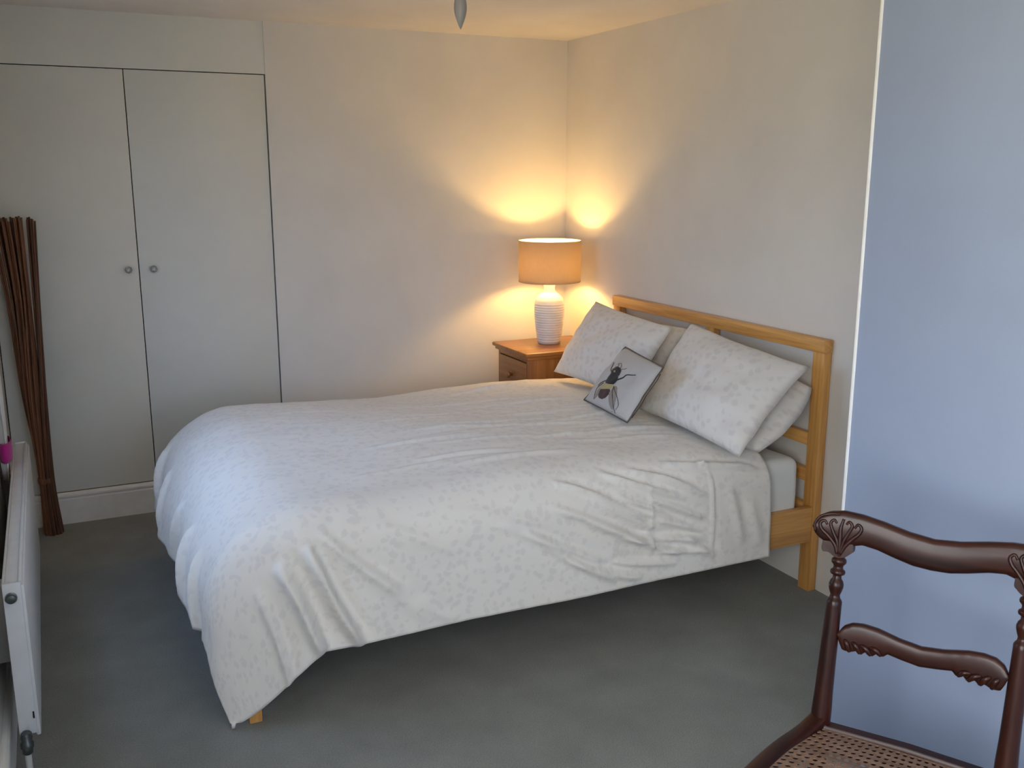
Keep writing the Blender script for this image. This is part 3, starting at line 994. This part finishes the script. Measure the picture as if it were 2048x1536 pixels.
def carved_rail(name, xs_t, t, xs_l, l, x0, x1, thick, mat, n=90, nk=14):
    vs_, fs = [], []
    for i in range(n + 1):
        x = x0 + (x1 - x0) * i / n
        zt_, zl_ = sym(xs_t, t, x), sym(xs_l, l, x)
        mid, hh = (zt_ + zl_) / 2, (zt_ - zl_) / 2
        for k in range(nk):
            a = 2 * PI * k / nk
            ca, sa = math.cos(a), math.sin(a)
            e = 0.55
            vs_.append(bp(x, mid + hh * math.copysign(abs(sa) ** e, sa), thick * math.copysign(abs(ca) ** e, ca)))
    for i in range(n):
        for k in range(nk):
            k2 = (k + 1) % nk
            fs.append((i * nk + k, i * nk + k2, (i + 1) * nk + k2, (i + 1) * nk + k))
    fs += [tuple(reversed(range(nk))), tuple(range(n * nk, (n + 1) * nk))]
    return mk(name, vs_, fs, mat, ch, True, angle=75)


cr = carved_rail('crest_rail', [-0.058, -0.054, -0.049, -0.040, -0.029, -0.002, 0.033, 0.074, 0.121, 0.1685], [0.410, 0.421, 0.429, 0.436, 0.441, 0.446, 0.443, 0.435, 0.424, 0.4185],
                 [-0.058, -0.056, -0.050, -0.036, 0.0, 0.023, 0.039, 0.067, 0.101, 0.135, 0.1685], [0.406, 0.398, 0.388, 0.379, 0.374, 0.377, 0.3815, 0.377, 0.367, 0.359, 0.357],
                 -0.058, 2 * CXM + 0.058, 0.013, 'mahog_x')
mr = carved_rail('middle_rail', [0.012, 0.021, 0.037, 0.058, 0.085, 0.129, 0.1685], [0.196, 0.212, 0.221, 0.223, 0.220, 0.209, 0.204],
                 [0.012, 0.017, 0.023, 0.037, 0.051, 0.060, 0.067, 0.081, 0.089, 0.101, 0.109, 0.137, 0.1685], [0.190, 0.174, 0.162, 0.160, 0.165, 0.159, 0.167, 0.161, 0.169, 0.165, 0.173, 0.168, 0.164],
                 0.012, 2 * CXM - 0.012, 0.010, 'mahog_x')
for mir in (False, True):
    fx = (lambda x: 2 * CXM - x) if mir else (lambda x: x)
    # carved palmette where the rail meets the post
    strokes = []
    for pts, r in (([(-0.006, 0.358), (-0.012, 0.376), (-0.026, 0.392), (-0.040, 0.404), (-0.044, 0.416), (-0.036, 0.422), (-0.030, 0.415)], 0.0042),
                   ([(-0.005, 0.360), (-0.008, 0.382), (-0.018, 0.402), (-0.024, 0.418), (-0.018, 0.426), (-0.012, 0.420)], 0.0038),
                   ([(-0.003, 0.360), (-0.003, 0.385), (-0.004, 0.410), (0.000, 0.430)], 0.0045),
                   ([(-0.001, 0.360), (0.003, 0.382), (0.011, 0.402), (0.017, 0.418), (0.011, 0.426), (0.006, 0.420)], 0.0038),
                   ([(0.000, 0.358), (0.008, 0.376), (0.020, 0.392), (0.031, 0.404), (0.035, 0.416), (0.028, 0.423), (0.022, 0.415)], 0.0042),
                   ([(-0.052, 0.398), (-0.054, 0.414), (-0.044, 0.430), (-0.026, 0.437), (-0.008, 0.439)], 0.0030)):
        path = catmull([bp(fx(x), u, 0.0125) for x, u in pts], 5)
        strokes.append(tube_vf(path, [r * (0.65 + 0.35 * math.sin(PI * min(1, 0.15 + k / len(path)))) for k in range(len(path))], 8))
    v, f = join_vf(strokes)
    mk('carved_palmette', v, f, 'mahog_z', cr, True)
    # scrolled bracket under the rail end
    vs_ = []
    br = catmull([(a_, b_, 0) for a_, b_ in ((-0.036, 0.381), (-0.037, 0.368), (-0.034, 0.359), (-0.022, 0.358), (-0.008, 0.350), (0.008, 0.352), (0.018, 0.360), (0.023, 0.366), (0.0225, 0.381))], 3)
    n = len(br)
    front = [bp(fx(q[0]), q[1], 0.011) for q in br]
    back = [bp(fx(q[0]), q[1], -0.009) for q in br]
    fs = [tuple(range(n)), tuple(reversed(range(n, 2 * n)))] + [(i, n + i, n + (i + 1) % n, (i + 1) % n) for i in range(n)]
    bm = bmesh.new()
    bv = [bm.verts.new(q) for q in front + back]
    for q in fs: bm.faces.new([bv[i] for i in q])
    bracket = mk_bm('carved_bracket', bm, 'mahog_z', cr)
    # carved gadroons on the lower edge of the middle rail
    strokes = []
    for (xa, ua, xb, ub) in ((0.026, 0.186, 0.038, 0.162), (0.040, 0.184, 0.058, 0.163), (0.056, 0.181, 0.079, 0.164), (0.074, 0.180, 0.098, 0.168)):
        path = catmull([bp(fx(xa), ua, 0.0075), bp(fx((xa * 0.45 + xb * 0.55)), (ua + ub) / 2 + 0.004, 0.0105), bp(fx(xb), ub, 0.007)], 5)
        strokes.append(tube_vf(path, [0.0022 + 0.0030 * math.sin(PI * k / (len(path) - 1)) ** 0.7 + 0.0012 * k / len(path) for k in range(len(path))], 8))
    v, f = join_vf(strokes)
    mk('carved_gadroon', v, f, 'mahog_z', mr, True)
    # post with turned top
    prof = [(-0.045, 0.0205), (-0.01, 0.0205), (0.03, 0.0200), (0.07, 0.0183), (0.13, 0.0172), (0.20, 0.0162), (0.250, 0.0155), (0.258, 0.0155), (0.262, 0.0135), (0.266, 0.0105), (0.272, 0.0095), (0.280, 0.0125), (0.288, 0.0145), (0.294, 0.0148),
            (0.301, 0.0125), (0.306, 0.0088), (0.312, 0.0088), (0.315, 0.0140), (0.319, 0.0152), (0.323, 0.0140), (0.326, 0.0100), (0.331, 0.0095), (0.335, 0.0115), (0.338, 0.0145), (0.342, 0.0152), (0.346, 0.0140), (0.349, 0.0105), (0.356, 0.0120), (0.372, 0.0130)]
    xp = fx(-0.003)
    tube('post', [bp(xp, u) for u, r in prof], [r for u, r in prof], 'mahog_z', ch, 16, angle=50)
    # sabre rear leg
    path = catmull([(xp - CXM, 0.006, SZ - 0.02), (xp - CXM, 0.008, 0.33), (xp - CXM, 0.035, 0.18), (xp - CXM, 0.095, 0.0)], 5)
    tube('rear_leg', path, [0.020 - 0.005 * k / len(path) for k in range(len(path))], 'mahog_z', ch, 12)

# seat frame: side rails sweep out from the posts
side = catmull([(-0.172, 0.010, SZ + 0.012), (-0.190, -0.045, SZ - 0.002), (-0.212, -0.12, SZ - 0.006), (-0.228, -0.22, SZ - 0.006), (-0.236, -0.32, SZ - 0.006), (-0.238, -0.40, SZ - 0.006)], 5)


def rail_strip(name, path, hw, z_up, z_dn, mat, nseg=8):
    vs_, fs = [], []
    n = len(path)
    for i, p in enumerate(path):
        t = (Vector(path[min(i + 1, n - 1)]) - Vector(path[max(i - 1, 0)]))
        t.z = 0
        t.normalize()
        s = Vector((-t.y, t.x, 0))
        for (a, b) in ((-1, -z_dn), (1, -z_dn), (1, z_up * 0.6), (0.7, z_up), (-0.7, z_up), (-1, z_up * 0.6)):
            vs_.append(Vector(p) + s * hw * a + Vector((0, 0, b)))
    for i in range(n - 1):
        for k in range(6):
            k2 = (k + 1) % 6
            fs.append((i * 6 + k, i * 6 + k2, (i + 1) * 6 + k2, (i + 1) * 6 + k))
    fs += [tuple(range(6)), tuple(range((n - 1) * 6, n * 6))]
    bm = bmesh.new()
    bv = [bm.verts.new(q) for q in vs_]
    for q in fs: bm.faces.new([bv[i] for i in q])
    return mk_bm(name, bm, mat, ch, True, 45)


rail_strip('seat_rail', [tuple(q) for q in side], 0.018, 0.012, 0.045, 'mahog_y')
rail_strip('seat_rail', [(-q[0], q[1], q[2]) for q in side], 0.018, 0.012, 0.045, 'mahog_y')
rail_strip('seat_rail', [(-0.16, 0.004, SZ - 0.006), (0, 0.012, SZ - 0.006), (0.16, 0.004, SZ - 0.006)], 0.014, 0.012, 0.045, 'mahog_x')
rail_strip('seat_rail', [(-0.24, -0.405, SZ - 0.006), (0, -0.415, SZ - 0.006), (0.24, -0.405, SZ - 0.006)], 0.020, 0.012, 0.045, 'mahog_x')
for sx in (-1, 1):
    lathe('front_leg', [(0.014, 0.0), (0.017, 0.02), (0.013, 0.035), (0.016, 0.10), (0.020, 0.22), (0.022, 0.30), (0.016, 0.315), (0.024, 0.33), (0.016, 0.345), (0.023, 0.36), (0.024, 0.40)], 'mahog_z', ch, 18, c=(sx * 0.225, -0.395, 0))
# woven cane with open octagonal holes
vs_, fs = [], []
NI, NJ = 25, 24
sx_of = lambda y: interp([-0.40, -0.32, -0.22, -0.12, -0.045, 0.01], [0.222, 0.220, 0.212, 0.196, 0.174, 0.156], y)
idx = {}


def cpt(i, j):
    y = -0.008 - (0.385 - 0.008) * j / NJ
    s = sx_of(y)
    return Vector((-s + 2 * s * i / NI, y, SZ - 0.001))


def vid(key, co):
    if key not in idx:
        idx[key] = len(vs_)
        vs_.append(co)
    return idx[key]


for i in range(NI):
    for j in range(NJ):
        a, b, c, d = cpt(i, j), cpt(i + 1, j), cpt(i + 1, j + 1), cpt(i, j + 1)
        lerp = lambda s, t: a * (1 - s) * (1 - t) + b * s * (1 - t) + c * s * t + d * (1 - s) * t
        outer = [vid((i, j), a), vid((i + 1, j), b), vid((i + 1, j + 1), c), vid((i, j + 1), d)]
        h0, h1, m = 0.18, 0.82, 0.36
        inner = []
        for (s, t) in ((m, h0), (1 - m, h0), (h1, m), (h1, 1 - m), (1 - m, h1), (m, h1), (h0, 1 - m), (h0, m)):
            vs_.append(lerp(s, t))
            inner.append(len(vs_) - 1)
        fs += [(outer[0], outer[1], inner[1], inner[0]), (outer[1], outer[2], inner[3], inner[2]), (outer[2], outer[3], inner[5], inner[4]), (outer[3], outer[0], inner[7], inner[6]),
               (outer[1], inner[2], inner[1]), (outer[2], inner[4], inner[3]), (outer[3], inner[6], inner[5]), (outer[0], inner[0], inner[7])]
o = mk('cane_panel', vs_, fs, 'cane', ch, False)
md = o.modifiers.new('thickness', 'SOLIDIFY'); md.thickness = 0.0025; md.offset = 0
